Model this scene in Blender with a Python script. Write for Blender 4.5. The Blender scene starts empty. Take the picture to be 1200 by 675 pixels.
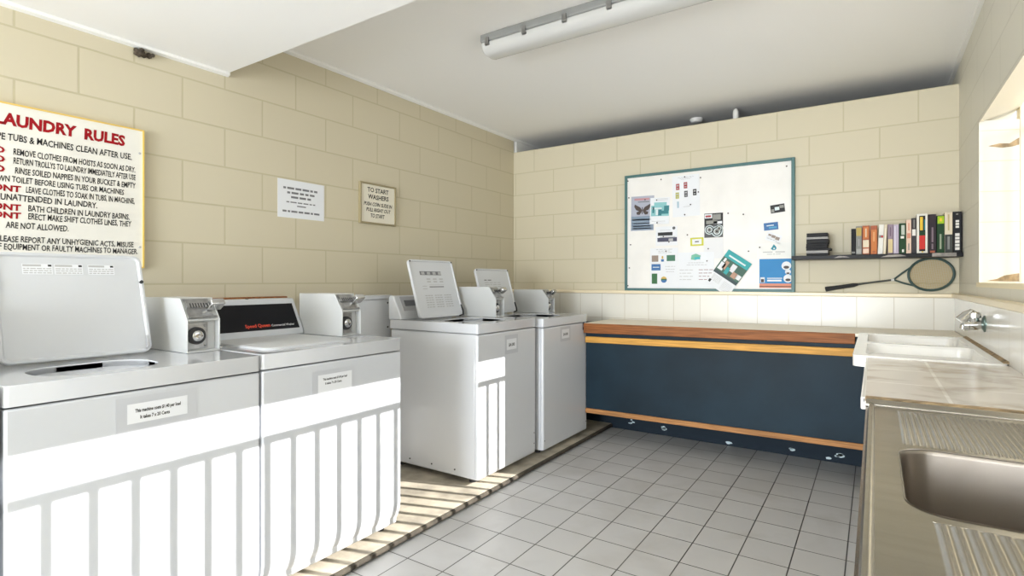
import bpy, bmesh, math, random
from mathutils import Vector, Matrix
random.seed(7)
C = bpy.context.scene.collection
R = math.radians

# ------------------------------------------------------------------ materials
MATS = {}
def _new(name):
    m = bpy.data.materials.new(name); m.use_nodes = True
    nt = m.node_tree
    return m, nt, nt.nodes, nt.links, nt.nodes['Principled BSDF']

def sock(nd, names):
    for n in names:
        if n in nd.inputs: return nd.inputs[n]

def mat(name, col, rough=.5, metal=0., noise=0., nscale=8., bump=0., bscale=60., coat=0., spec=None, trans=0., alpha=None, stretch=None):
    """plain procedural surface: colour with a little mottling and bump"""
    if name in MATS: return MATS[name]
    m, nt, N, L, b = _new(name)
    b.inputs['Base Color'].default_value = (*col, 1); b.inputs['Roughness'].default_value = rough
    b.inputs['Metallic'].default_value = metal
    if coat: sock(b, ['Coat Weight']).default_value = coat
    if spec is not None: sock(b, ['Specular IOR Level']).default_value = spec
    if trans: sock(b, ['Transmission Weight']).default_value = trans
    tc = N.new('ShaderNodeTexCoord')
    src = tc.outputs['Object']
    if stretch:
        mp = N.new('ShaderNodeMapping'); mp.inputs['Scale'].default_value = stretch
        L.new(src, mp.inputs['Vector']); src = mp.outputs['Vector']
    if noise:
        n = N.new('ShaderNodeTexNoise'); n.inputs['Scale'].default_value = nscale; n.inputs['Detail'].default_value = 5
        L.new(src, n.inputs['Vector'])
        r = N.new('ShaderNodeValToRGB')
        r.color_ramp.elements[0].position = .3; r.color_ramp.elements[1].position = .7
        r.color_ramp.elements[0].color = (*[c*(1-noise) for c in col], 1)
        r.color_ramp.elements[1].color = (*[min(1, c*(1+noise*.6)) for c in col], 1)
        L.new(n.outputs['Fac'], r.inputs['Fac']); L.new(r.outputs['Color'], b.inputs['Base Color'])
    if bump:
        n2 = N.new('ShaderNodeTexNoise'); n2.inputs['Scale'].default_value = bscale; n2.inputs['Detail'].default_value = 4
        L.new(src, n2.inputs['Vector'])
        bp = N.new('ShaderNodeBump'); bp.inputs['Strength'].default_value = bump; bp.inputs['Distance'].default_value = .004
        L.new(n2.outputs['Fac'], bp.inputs['Height']); L.new(bp.outputs['Normal'], b.inputs['Normal'])
    MATS[name] = m
    return m

def brick_mat(name, axes, col, col2, mortar, bw, bh, msize, offset, shift, rough=.5, bump=.22, dirt=0., dirtcol=(.2,.15,.1), dscale=3.2, coat=0., fine=.15, msmooth=.3):
    """blocks or tiles laid on a plane of world coordinates (axes picks the two used)"""
    m, nt, N, L, b = _new(name)
    geo = N.new('ShaderNodeNewGeometry')
    sx = N.new('ShaderNodeSeparateXYZ'); L.new(geo.outputs['Position'], sx.inputs[0])
    cx = N.new('ShaderNodeCombineXYZ')
    for i, a in enumerate(axes):
        ad = N.new('ShaderNodeMath'); ad.operation = 'SUBTRACT'; ad.inputs[1].default_value = shift[i] - 40*[bw, bh][i]
        L.new(sx.outputs[a], ad.inputs[0]); L.new(ad.outputs[0], cx.inputs[i])
    br = N.new('ShaderNodeTexBrick')
    br.offset = offset; br.offset_frequency = 2; br.squash = 1
    br.inputs['Scale'].default_value = 1; br.inputs['Brick Width'].default_value = bw; br.inputs['Row Height'].default_value = bh
    br.inputs['Mortar Size'].default_value = msize; br.inputs['Mortar Smooth'].default_value = msmooth
    br.inputs['Color1'].default_value = (*col, 1); br.inputs['Color2'].default_value = (*col2, 1); br.inputs['Mortar'].default_value = (*mortar, 1)
    L.new(cx.outputs[0], br.inputs['Vector'])
    out = br.outputs['Color']
    if dirt:
        n = N.new('ShaderNodeTexNoise'); n.inputs['Scale'].default_value = dscale; n.inputs['Detail'].default_value = 8; n.inputs['Distortion'].default_value = .6
        L.new(geo.outputs['Position'], n.inputs['Vector'])
        r = N.new('ShaderNodeValToRGB'); r.color_ramp.elements[0].position = .48; r.color_ramp.elements[1].position = .75
        r.color_ramp.elements[0].color = (0,0,0,1); r.color_ramp.elements[1].color = (dirt,dirt,dirt,1)
        L.new(n.outputs['Fac'], r.inputs['Fac'])
        mx = N.new('ShaderNodeMixRGB'); mx.inputs['Color2'].default_value = (*dirtcol, 1)
        L.new(r.outputs['Color'], mx.inputs['Fac']); L.new(out, mx.inputs['Color1']); out = mx.outputs['Color']
    L.new(out, b.inputs['Base Color'])
    b.inputs['Roughness'].default_value = rough
    if coat: sock(b, ['Coat Weight']).default_value = coat
    inv = N.new('ShaderNodeMath'); inv.operation = 'SUBTRACT'; inv.inputs[0].default_value = 1
    L.new(br.outputs['Fac'], inv.inputs[1])
    n2 = N.new('ShaderNodeTexNoise'); n2.inputs['Scale'].default_value = 90; n2.inputs['Detail'].default_value = 3
    L.new(geo.outputs['Position'], n2.inputs['Vector'])
    ma = N.new('ShaderNodeMath'); ma.operation = 'MULTIPLY_ADD'; ma.inputs[1].default_value = fine
    L.new(n2.outputs['Fac'], ma.inputs[0]); L.new(inv.outputs[0], ma.inputs[2])
    bp = N.new('ShaderNodeBump'); bp.inputs['Strength'].default_value = bump; bp.inputs['Distance'].default_value = .003
    L.new(ma.outputs[0], bp.inputs['Height']); L.new(bp.outputs['Normal'], b.inputs['Normal'])
    MATS[name] = m
    return m

WALLC = (.56, .507, .376); WALLC2 = (.552, .499, .369); MORT = (.465, .418, .285)
block_x = brick_mat('painted block back', (0, 2), WALLC, WALLC2, MORT, .405, .2033, .005, .5, (1.845, 2.41-.2033*12), .55)
block_y = brick_mat('painted block side', (1, 2), WALLC, WALLC2, MORT, .42, .2033, .005, .5, (-2.322+.21, 2.41-.2033*13), .55)
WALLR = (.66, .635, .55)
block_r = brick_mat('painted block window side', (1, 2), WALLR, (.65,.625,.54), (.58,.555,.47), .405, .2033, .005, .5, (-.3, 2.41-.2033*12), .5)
floor_t = brick_mat('grey floor tile', (0, 1), (.54,.535,.53), (.505,.50,.495), (.035,.033,.03), .1985, .2065, .003, 0, (2.728, -1.945), .38, .25, .35, (.33,.31,.28), fine=.3)
splash_x = brick_mat('white wall tile back', (0, 2), (.70,.68,.62), (.68,.66,.60), (.48,.43,.34), .202, .203, .0022, 0, (1.115, .897), .3, .15, fine=.02)
splash_y = brick_mat('white wall tile side', (1, 2), (.74,.72,.67), (.72,.70,.65), (.58,.54,.46), .202, .203, .0022, 0, (-.04, .897), .16, .15, fine=.02)
slab_t = brick_mat('white bench tile', (0, 1), (.76,.71,.66), (.75,.70,.65), (.92,.89,.84), .3, .3, .005, 0, (2.99, -2.30), .2, .1, .75, (.33,.25,.16), dscale=7., fine=.02)
reveal_t = brick_mat('cream reveal tile', (2, 0), (.57,.545,.48), (.56,.535,.47), (.55,.47,.33), .15, 5., .0022, 0, (1.195, 0), .25, .15, fine=.02)
white_ceil = mat('white ceiling paint', (.88,.88,.885), .7, bump=.08, bscale=25)
white_paint = mat('white gloss paint', (.78,.78,.76), .4)
enamel = mat('white appliance enamel', (.56,.58,.615), .26, coat=.3, bump=.012, bscale=40)
enamel_old = mat('white aged enamel', (.60,.615,.64), .3, coat=.2, bump=.012, bscale=40)
enamel_gloss = mat('glossy worktop enamel', (.57,.585,.615), .10, coat=.3)
enamel_grey = mat('pale grey box enamel', (.52,.53,.53), .4)
plastic_w = mat('white moulded plastic', (.56,.575,.60), .38)
dark_gap = mat('dark rubber', (.03,.03,.032), .6)
black_panel = mat('black glossy panel', (.012,.012,.014), .6, spec=.12)
grey_panel = mat('grey control panel', (.30,.31,.32), .4)
mid_grey = mat('mid grey print', (.42,.42,.44), .6)
drum_steel = mat('drum enamel', (.25,.26,.27), .35, metal=.5)
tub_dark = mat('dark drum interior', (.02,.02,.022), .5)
chrome = mat('polished chrome', (.62,.62,.62), .12, metal=1.)
worn_chrome = mat('worn chrome', (.42,.42,.42), .3, metal=1., noise=.25, nscale=40)
steel = mat('brushed stainless steel', (.43,.405,.36), .27, metal=1., noise=.14, nscale=3., bump=.02, bscale=200, stretch=(1,9,1))
steel_dark = mat('bowl stainless steel', (.33,.295,.26), .34, metal=1., noise=.22, nscale=5.)
concrete = mat('raw plinth concrete', (.41,.365,.29), .8, noise=.45, nscale=6, bump=.4, bscale=50)
navy = mat('navy painted panel', (.009,.023,.036), .5, noise=.35, nscale=2.5, spec=.18)
navy_dark = mat('dark navy recess', (.011,.020,.031), .6, spec=.15)
flake = mat('bare flaked plaster', (.55,.66,.70), .8)
wood_red = mat('red brown varnished timber', (.27,.095,.028), .5, noise=.45, nscale=9, stretch=(.6,6,14), spec=.2)
wood_gold = mat('golden varnished timber', (.62,.32,.07), .5, noise=.3, nscale=9, stretch=(.6,6,14), spec=.2)
wood_brown = mat('brown varnished timber', (.40,.19,.07), .5, noise=.4, nscale=9, stretch=(.6,6,14), spec=.2)
cream_top = mat('cream laminate', (.74,.67,.53), .35)
cream_paint = mat('cream gloss paint', (.76,.66,.47), .35)
cream_frame = mat('cream window paint', (.82,.72,.50), .4)
glaze = mat('white fibreglass', (.80,.785,.75), .22, noise=.06, nscale=6, coat=.3)
grime = mat('brown grime sealant', (.33,.235,.13), .75, noise=.6, nscale=25, bump=.4, bscale=80)
paper = mat('white paper', (.72,.735,.765), .6)
paper_cream = mat('cream paper', (.72,.68,.57), .6)
board_white = mat('white board laminate', (.76,.74,.71), .45, noise=.05, nscale=6)
sign_white = mat('painted white sign board', (.74,.72,.66), .45, noise=.05, nscale=5)
sign_yellow = mat('yellow sign edge', (.72,.50,.12), .5)
ink = mat('black ink', (.012,.012,.012), .6)
ink_soft = mat('grey ink', (.16,.16,.17), .7)
ink_faint = mat('faint grey ink', (.42,.42,.42), .7)
red_paint = mat('red sign paint', (.30,.005,.010), .6, spec=.2)
teal_frame = mat('teal painted frame', (.048,.135,.135), .45)
black_shelf = mat('black laminate shelf', (.005,.005,.006), .35, spec=.12)
sleeve = mat('clear plastic sleeve', (.49,.505,.54), .3)
lamp_tray = mat('grey lamp tray', (.33,.34,.34), .45)
def flat(n, c, r=.55): return mat(n, c, r)

# frosted lamp diffuser
m_, nt_, N_, L_, b_ = _new('frosted acrylic diffuser')
b_.inputs['Base Color'].default_value = (.84,.85,.85,1); b_.inputs['Roughness'].default_value = .25
sock(b_, ['Transmission Weight']).default_value = .25
diffuser_m = m_

# ------------------------------------------------------------------ mesh helpers
def box(bm, a, b, mi=0):
    x0,y0,z0 = a; x1,y1,z1 = b
    v = [bm.verts.new(p) for p in ((x0,y0,z0),(x1,y0,z0),(x1,y1,z0),(x0,y1,z0),(x0,y0,z1),(x1,y0,z1),(x1,y1,z1),(x0,y1,z1))]
    for f in ((3,2,1,0),(4,5,6,7),(0,1,5,4),(1,2,6,5),(2,3,7,6),(3,0,4,7)):
        bm.faces.new([v[i] for i in f]).material_index = mi

def loft(bm, loops, cap0=True, cap1=True, mi=0, closed=True):
    rows = [[bm.verts.new(p) for p in l] for l in loops]
    n = len(rows[0])
    for r0, r1 in zip(rows, rows[1:]):
        for i in range(n if closed else n-1):
            j = (i+1) % n
            bm.faces.new((r0[i], r0[j], r1[j], r1[i])).material_index = mi
    if cap0: bm.faces.new(rows[0][::-1]).material_index = mi
    if cap1: bm.faces.new(rows[-1]).material_index = mi
    return rows

def prism_y(bm, pts, y0, y1, mi=0):      # (x,z) outline swept along y
    loft(bm, [[(x,y0,z) for x,z in pts], [(x,y1,z) for x,z in pts]], mi=mi)
def prism_x(bm, pts, x0, x1, mi=0):      # (y,z) outline swept along x
    loft(bm, [[(x0,y,z) for y,z in pts], [(x1,y,z) for y,z in pts]], mi=mi)
def prism_z(bm, pts, z0, z1, mi=0):
    loft(bm, [[(x,y,z0) for x,y in pts], [(x,y,z1) for x,y in pts]], mi=mi)

def frame_of(d):
    d = Vector(d).normalized()
    u = d.cross(Vector((0,0,1)) if abs(d.z) < .9 else Vector((1,0,0))).normalized()
    return u, d.cross(u).normalized()

def cyl(bm, p0, p1, r0, r1=None, n=20, mi=0):
    r1 = r0 if r1 is None else r1
    p0, p1 = Vector(p0), Vector(p1); u, w = frame_of(p1-p0)
    ring = lambda p, r: [p + u*math.cos(2*math.pi*i/n)*r + w*math.sin(2*math.pi*i/n)*r for i in range(n)]
    loft(bm, [ring(p0, r0), ring(p1, r1)], mi=mi)

def lathe(bm, p0, axis, prof, n=24, mi=0):   # prof: (distance along axis, radius)
    p0 = Vector(p0); ax = Vector(axis).normalized(); u, w = frame_of(ax)
    loft(bm, [[p0 + ax*d + u*math.cos(2*math.pi*i/n)*r + w*math.sin(2*math.pi*i/n)*r for i in range(n)] for d, r in prof], mi=mi)

def tube(bm, pts, r, n=10, mi=0, closed=False):
    pts = [Vector(p) for p in pts]; rr = r if isinstance(r, (list, tuple)) else [r]*len(pts)
    loops = []; up = None
    for i, p in enumerate(pts):
        a = pts[i-1] if (i or closed) else p; b = pts[(i+1) % len(pts)] if (i+1 < len(pts) or closed) else p
        d = (b-a).normalized()
        if up is None: u, w = frame_of(d)
        else:
            u = (up - d*up.dot(d)).normalized(); w = d.cross(u)
        up = u
        loops.append([p + u*math.cos(2*math.pi*k/n)*rr[i] + w*math.sin(2*math.pi*k/n)*rr[i] for k in range(n)])
    if closed:
        rows = [[bm.verts.new(p) for p in l] for l in loops]
        m = len(rows)
        for i in range(m):
            for k in range(n):
                bm.faces.new((rows[i][k], rows[i][(k+1)%n], rows[(i+1)%m][(k+1)%n], rows[(i+1)%m][k])).material_index = mi
    else: loft(bm, loops, mi=mi)

def rrect(x0, y0, x1, y1, r, n=6):
    out = []
    for cx, cy, a0 in ((x1-r,y1-r,0),(x0+r,y1-r,90),(x0+r,y0+r,180),(x1-r,y0+r,270)):
        for i in range(n+1):
            a = R(a0+90*i/n); out.append((cx+r*math.cos(a), cy+r*math.sin(a)))
    return out

def plate(bm, outer, holes, z0, z1, mi=0):
    """horizontal sheet with holes; outlines are (x,y)"""
    edges = []; loops = []
    for l in [outer]+holes:
        vs = [bm.verts.new((x,y,z1)) for x,y in l]; loops.append(vs)
        for i in range(len(vs)): edges.append(bm.edges.new((vs[i], vs[(i+1)%len(vs)])))
    res = bmesh.ops.triangle_fill(bm, use_beauty=True, use_dissolve=False, edges=edges, normal=(0,0,1))
    for g in res['geom']:
        if isinstance(g, bmesh.types.BMFace): g.material_index = mi
    for vs in loops:
        lo = [bm.verts.new((v.co.x, v.co.y, z0)) for v in vs]
        for i in range(len(vs)):
            j = (i+1) % len(vs)
            bm.faces.new((vs[i], vs[j], lo[j], lo[i])).material_index = mi
    return loops

def quad(bm, o, U, V, u0, v0, u1, v1, mi=0, lift=0.):
    o, U, V = Vector(o), Vector(U), Vector(V); n = U.cross(V).normalized()*lift
    bm.faces.new([bm.verts.new(o+U*u+V*v+n) for u, v in ((u0,v0),(u1,v0),(u1,v1),(u0,v1))]).material_index = mi
def poly(bm, o, U, V, pts, mi=0, lift=0.):
    o, U, V = Vector(o), Vector(U), Vector(V); n = U.cross(V).normalized()*lift
    bm.faces.new([bm.verts.new(o+U*u+V*v+n) for u, v in pts]).material_index = mi

def finish(name, bm, mats, parent=None, bevel=0., smooth=True, seg=2, ang=35, recalc=True):
    if recalc: bmesh.ops.recalc_face_normals(bm, faces=bm.faces)
    me = bpy.data.meshes.new(name)
    if not isinstance(mats, (list, tuple)): mats = [mats]
    for m in mats: me.materials.append(m)
    if parent is not None:
        p = parent; off = Vector((0,0,0))
        while p: off += p.location; p = p.parent
        for v in bm.verts: v.co -= off
    else:
        # thing or structure of one mesh: its origin sits at the middle of its base
        xs = [v.co.x for v in bm.verts]; ys = [v.co.y for v in bm.verts]; zs = [v.co.z for v in bm.verts]
        off = Vector(((min(xs)+max(xs))/2, (min(ys)+max(ys))/2, min(zs)))
        for v in bm.verts: v.co -= off
    bm.to_mesh(me); bm.free()
    o = bpy.data.objects.new(name, me); C.objects.link(o)
    if parent is not None: o.parent = parent
    else: o.location = off
    if smooth:
        for pl in me.polygons: pl.use_smooth = True
        me.set_sharp_from_angle(angle=R(ang))
    if bevel:
        b = o.modifiers.new('edge', 'BEVEL'); b.width = bevel; b.segments = seg; b.limit_method = 'ANGLE'; b.angle_limit = R(40); b.harden_normals = False
    return o

def new(): return bmesh.new()
def tag(o, label, cat, group=None):
    o['label'] = label; o['category'] = cat
    if group: o['group'] = group
    return o
def thing(name, label, cat, loc, group=None):
    o = bpy.data.objects.new(name, None); C.objects.link(o); o.location = loc; o.empty_display_size = .1
    return tag(o, label, cat, group)
def struct(o):
    o['kind'] = 'structure'; return o
def bx(name, a, b, m, parent=None, bevel=0., seg=2):
    bm = new(); box(bm, a, b); return finish(name, bm, m, parent, bevel, seg=seg)

_txt = {}
def text_geo(s, bold):
    k = (s, bold)
    if k not in _txt:
        cu = bpy.data.curves.new('t', 'FONT'); cu.body = s; cu.offset = bold; cu.resolution_u = 2
        o = bpy.data.objects.new('t', cu); C.objects.link(o)
        bpy.context.view_layer.update()
        me = bpy.data.meshes.new_from_object(o.evaluated_get(bpy.context.evaluated_depsgraph_get()))
        vs = [(v.co.x, v.co.y) for v in me.vertices]; fs = [tuple(p.vertices) for p in me.polygons]
        bpy.data.objects.remove(o); bpy.data.curves.remove(cu); bpy.data.meshes.remove(me)
        _txt[k] = (vs, fs)
    return _txt[k]
def put_text(bm, s, o, U, V, width, cap, mi=0, lift=.0006, bold=.0, slant=0., jig=0.):
    """letters from point o along U (width metres) with cap height along V"""
    vs, fs = text_geo(s, bold)
    x0 = min(v[0] for v in vs); x1 = max(v[0] for v in vs)
    o, U, V = Vector(o), Vector(U).normalized(), Vector(V).normalized(); n = U.cross(V)*lift
    kx = width/(x1-x0); ky = cap/.70
    bv = [bm.verts.new(o + U*((x-x0)*kx + slant*y*ky) + V*(y*ky + jig*math.sin(x*2.1)) + n) for x, y in vs]
    for f in fs:
        try: bm.faces.new([bv[i] for i in f]).material_index = mi
        except ValueError: pass
def strokes(bm, o, U, V, u0, v0, u1, h, mi=0, lift=.0006, words=5):
    """a line of print too small to read: word-long dashes"""
    ws = [random.uniform(.5, 1.5) for _ in range(words)]; tot = sum(ws)+.25*(words-1); x = u0
    for w in ws:
        L = (u1-u0)*w/tot
        quad(bm, o, U, V, x, v0, x+L, v0+h, mi, lift); x += L+(u1-u0)*.25/tot

# ------------------------------------------------------------------ room
YB, XR, ZC = 0., 3.26, 2.54
WB, WT, WN, WF, WO = 1.197, 2.07, -3.2, -.64, 3.42
WFI, WFO, WTI, WTO = -.770, -.700, 1.985, 2.055
#       # window sill, head, near, far, outer face
YREAR = -8.2
struct(bx('floor', (-.1, YREAR-.1, -.06), (3.5, 1.6, 0), floor_t))
o = struct(bx('wall_left', (-.12, YREAR, 0), (0, .0, ZC+.05), block_y))
struct(bx('wall_left_beyond', (-.12, .03, 0), (.012, 1.6, ZC+.05), white_paint))
struct(bx('wall_back', (0, 0, 0), (XR, .1, 2.41), block_x))
struct(bx('wall_rear_void', (-.12, 1.5, 0), (3.5, 1.62, ZC+.05), mat('shade grey wall', (.12,.12,.115), .9)))  # unseen end wall; the shade of the space beyond is put into its colour
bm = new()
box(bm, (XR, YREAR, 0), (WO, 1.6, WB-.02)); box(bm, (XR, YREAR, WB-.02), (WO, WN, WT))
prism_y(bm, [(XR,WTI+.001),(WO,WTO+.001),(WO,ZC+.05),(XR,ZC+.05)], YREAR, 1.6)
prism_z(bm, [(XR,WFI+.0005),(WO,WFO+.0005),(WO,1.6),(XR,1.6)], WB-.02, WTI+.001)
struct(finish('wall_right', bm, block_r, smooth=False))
struct(bx('ceiling', (-.1, YREAR, ZC), (3.5, 1.6, ZC+.06), white_ceil))
# lowered ceiling over the near end of the room
struct(bx('ceiling_soffit', (0, YREAR, 2.295), (XR, -2.725, ZC), white_ceil, bevel=.004))
# unseen rear wall behind the camera; its wide doorway is added for fill light
bm = new()
box(bm, (-.12, YREAR-.12, 0), (.5, YREAR, ZC)); box(bm, (2.7, YREAR-.12, 0), (3.5, YREAR, ZC)); box(bm, (.5, YREAR-.12, 2.15), (2.7, YREAR, ZC))
struct(finish('wall_front', bm, block_x, smooth=False))
# low raised slab under the machines
kerb = mat('dark kerb face', (.06,.05,.036), .8, noise=.5, nscale=12, bump=.4, bscale=50)  # front face of the slab, darker than its top
bm = new(); prism_y(bm, [(0,0),(1.02,0),(1.034,.010),(1.032,.024),(1.022,.031),(1.01,.032),(0,.032)], YREAR, -.05)
for f in bm.faces:
    c_ = f.calc_center_median(); f.material_index = 1 if c_.x > 1.02 and c_.z < .03 else 0
struct(finish('floor_plinth', bm, [concrete, kerb]))
# cornice strips
k = 1
def trim(bm, m, bev=0.):
    global k
    o = struct(finish('trim_%d' % k, bm, m, bevel=bev)); k += 1; return o
bm = new(); prism_y(bm, [(0,ZC),(.022,ZC),(.02,ZC-.012),(.006,ZC-.022),(0,ZC-.022)], -2.725, 1.5); trim(bm, white_paint)
bm = new(); prism_y(bm, [(0,2.295),(.02,2.295),(.018,2.282),(0,2.275)], YREAR, -2.725); trim(bm, white_paint)
bm = new(); prism_y(bm, [(XR,ZC),(XR-.018,ZC),(XR-.015,ZC-.012),(XR,ZC-.02)], -2.725, 1.5); trim(bm, white_paint)
# wall tiles and the cream ledge cap above them
bm = new(); box(bm, (0, -.03, .86), (XR, 0, 1.102)); trim(bm, splash_x)
bm = new(); box(bm, (XR-.025, -4.6, .86), (XR, -.03, 1.102)); trim(bm, splash_y)
bm = new(); box(bm, (0, -.045, 1.102), (XR, 0, 1.126)); trim(bm, cream_paint, .004)
bm = new(); box(bm, (XR-.04, -4.6, 1.102), (XR, -.045, 1.130)); trim(bm, cream_paint, .004)
# dark skirting wall that shows under the ironing bench
bm = new(); box(bm, (0, -.085, 0), (XR, 0, .86))
yk = -.0856
def flakes(cx, cz, w, h, n):
    for _ in range(n):
        x = cx+random.uniform(-w, w); z = cz+random.uniform(-h, h); r = random.uniform(.3, 1)*.018
        pts = []
        for i in range(9):
            a = 2*math.pi*i/9; q = r*random.uniform(.55, 1.2); pts.append((x+q*1.5*math.cos(a), max(.002, z+q*.75*math.sin(a))))
        bm.faces.new([bm.verts.new((p[0], yk, p[1])) for p in pts]).material_index = 1
flakes(1.20, .07, .03, .02, 4); flakes(1.45, .055, .02, .008, 3)
flakes(2.65, .05, .035, .010, 6); flakes(2.57, .03, .01, .008, 1); flakes(1.95, .03, .03, .02, 1); flakes(2.36, .06, .01, .03, 2)
struct(finish('wall_back_base', bm, [navy_dark, flake], recalc=False))

# window: tiled reveal, outer frame and security bars
win = struct(bpy.data.objects.new('window_1', None)); C.objects.link(win); win.location = (WO, (WN+WF)/2, WB)
bm = new(); prism_z(bm, [(XR-.0006,WFI),(WO,WFO),(WO,WFO+.004),(XR-.0006,WFI+.004)], WB-.002, WTI+.01); finish('reveal_tiles', bm, reveal_t, win)
bx('sill_tiles', (XR-.003, WN, WB-.022), (WO, WFO, WB), cream_frame, win)
bm = new(); prism_y(bm, [(XR-.0006,WTI),(WO,WTO),(WO,WTO+.004),(XR-.0006,WTI+.004)], WN, WFO); finish('head_lining', bm, mat('cream head paint', (.66,.61,.50), .5), win)
bm = new()
box(bm, (WO+.001, WFO+.004, WB-.02), (WO+.06, WF+.02, WT+.03)); box(bm, (WO-.02, WN, WB), (WO+.04, WN+.04, WT-.002))
finish('window_frame', bm, cream_frame, win, .003)
XBAR = 3.45; TAN = math.tan(R(18.5))
bx('grille_rail', (XBAR-.008, WN, 1.942-.013), (XBAR+.008, WF, 1.942+.013), cream_frame, win)
for i in range(-3, 21):
    y = -2.928 + .1076*i
    bm = new(); cyl(bm, (XBAR, y, WB-.03), (XBAR, y, 1.942), .0145, n=12)
    finish('grille_bar', bm, cream_frame, win)
bm = new()
SU = Vector((1, (WFO-WFI)/(WO-XR), 0)); SO = Vector((0, WFI-SU.y*XR-.0012, 0))
for _ in (0,):
    poly(bm, SO, SU, (0,0,1), [(XR+.035,1.868),(XR+.08,1.880),(XR+.12,1.878),(XR+.158,1.905),(XR+.158,1.870),(XR+.13,1.862),(XR+.09,1.858)])
    poly(bm, SO, SU, (0,0,1), [(XR+.03,1.205),(XR+.07,1.215),(XR+.10,1.232),(XR+.158,1.243),(XR+.158,1.203)])
finish('rust_stain', bm, grime, win, recalc=False)
# sunlit yard outside
struct(bx('ground', (3.6, -14, -.25), (16, 10, -.15), mat('pale concrete yard', (.45,.43,.40), .9)))

# ------------------------------------------------------------------ washing machines
def lid_map(xh, yl, zh, a):
    U = Vector((0,1,0)); V = Vector((-math.sin(a),0,math.cos(a))); N = Vector((math.cos(a),0,math.sin(a)))
    o = Vector((xh, yl, zh))
    return lambda u, v, t: o+U*u+V*v+N*t

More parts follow.
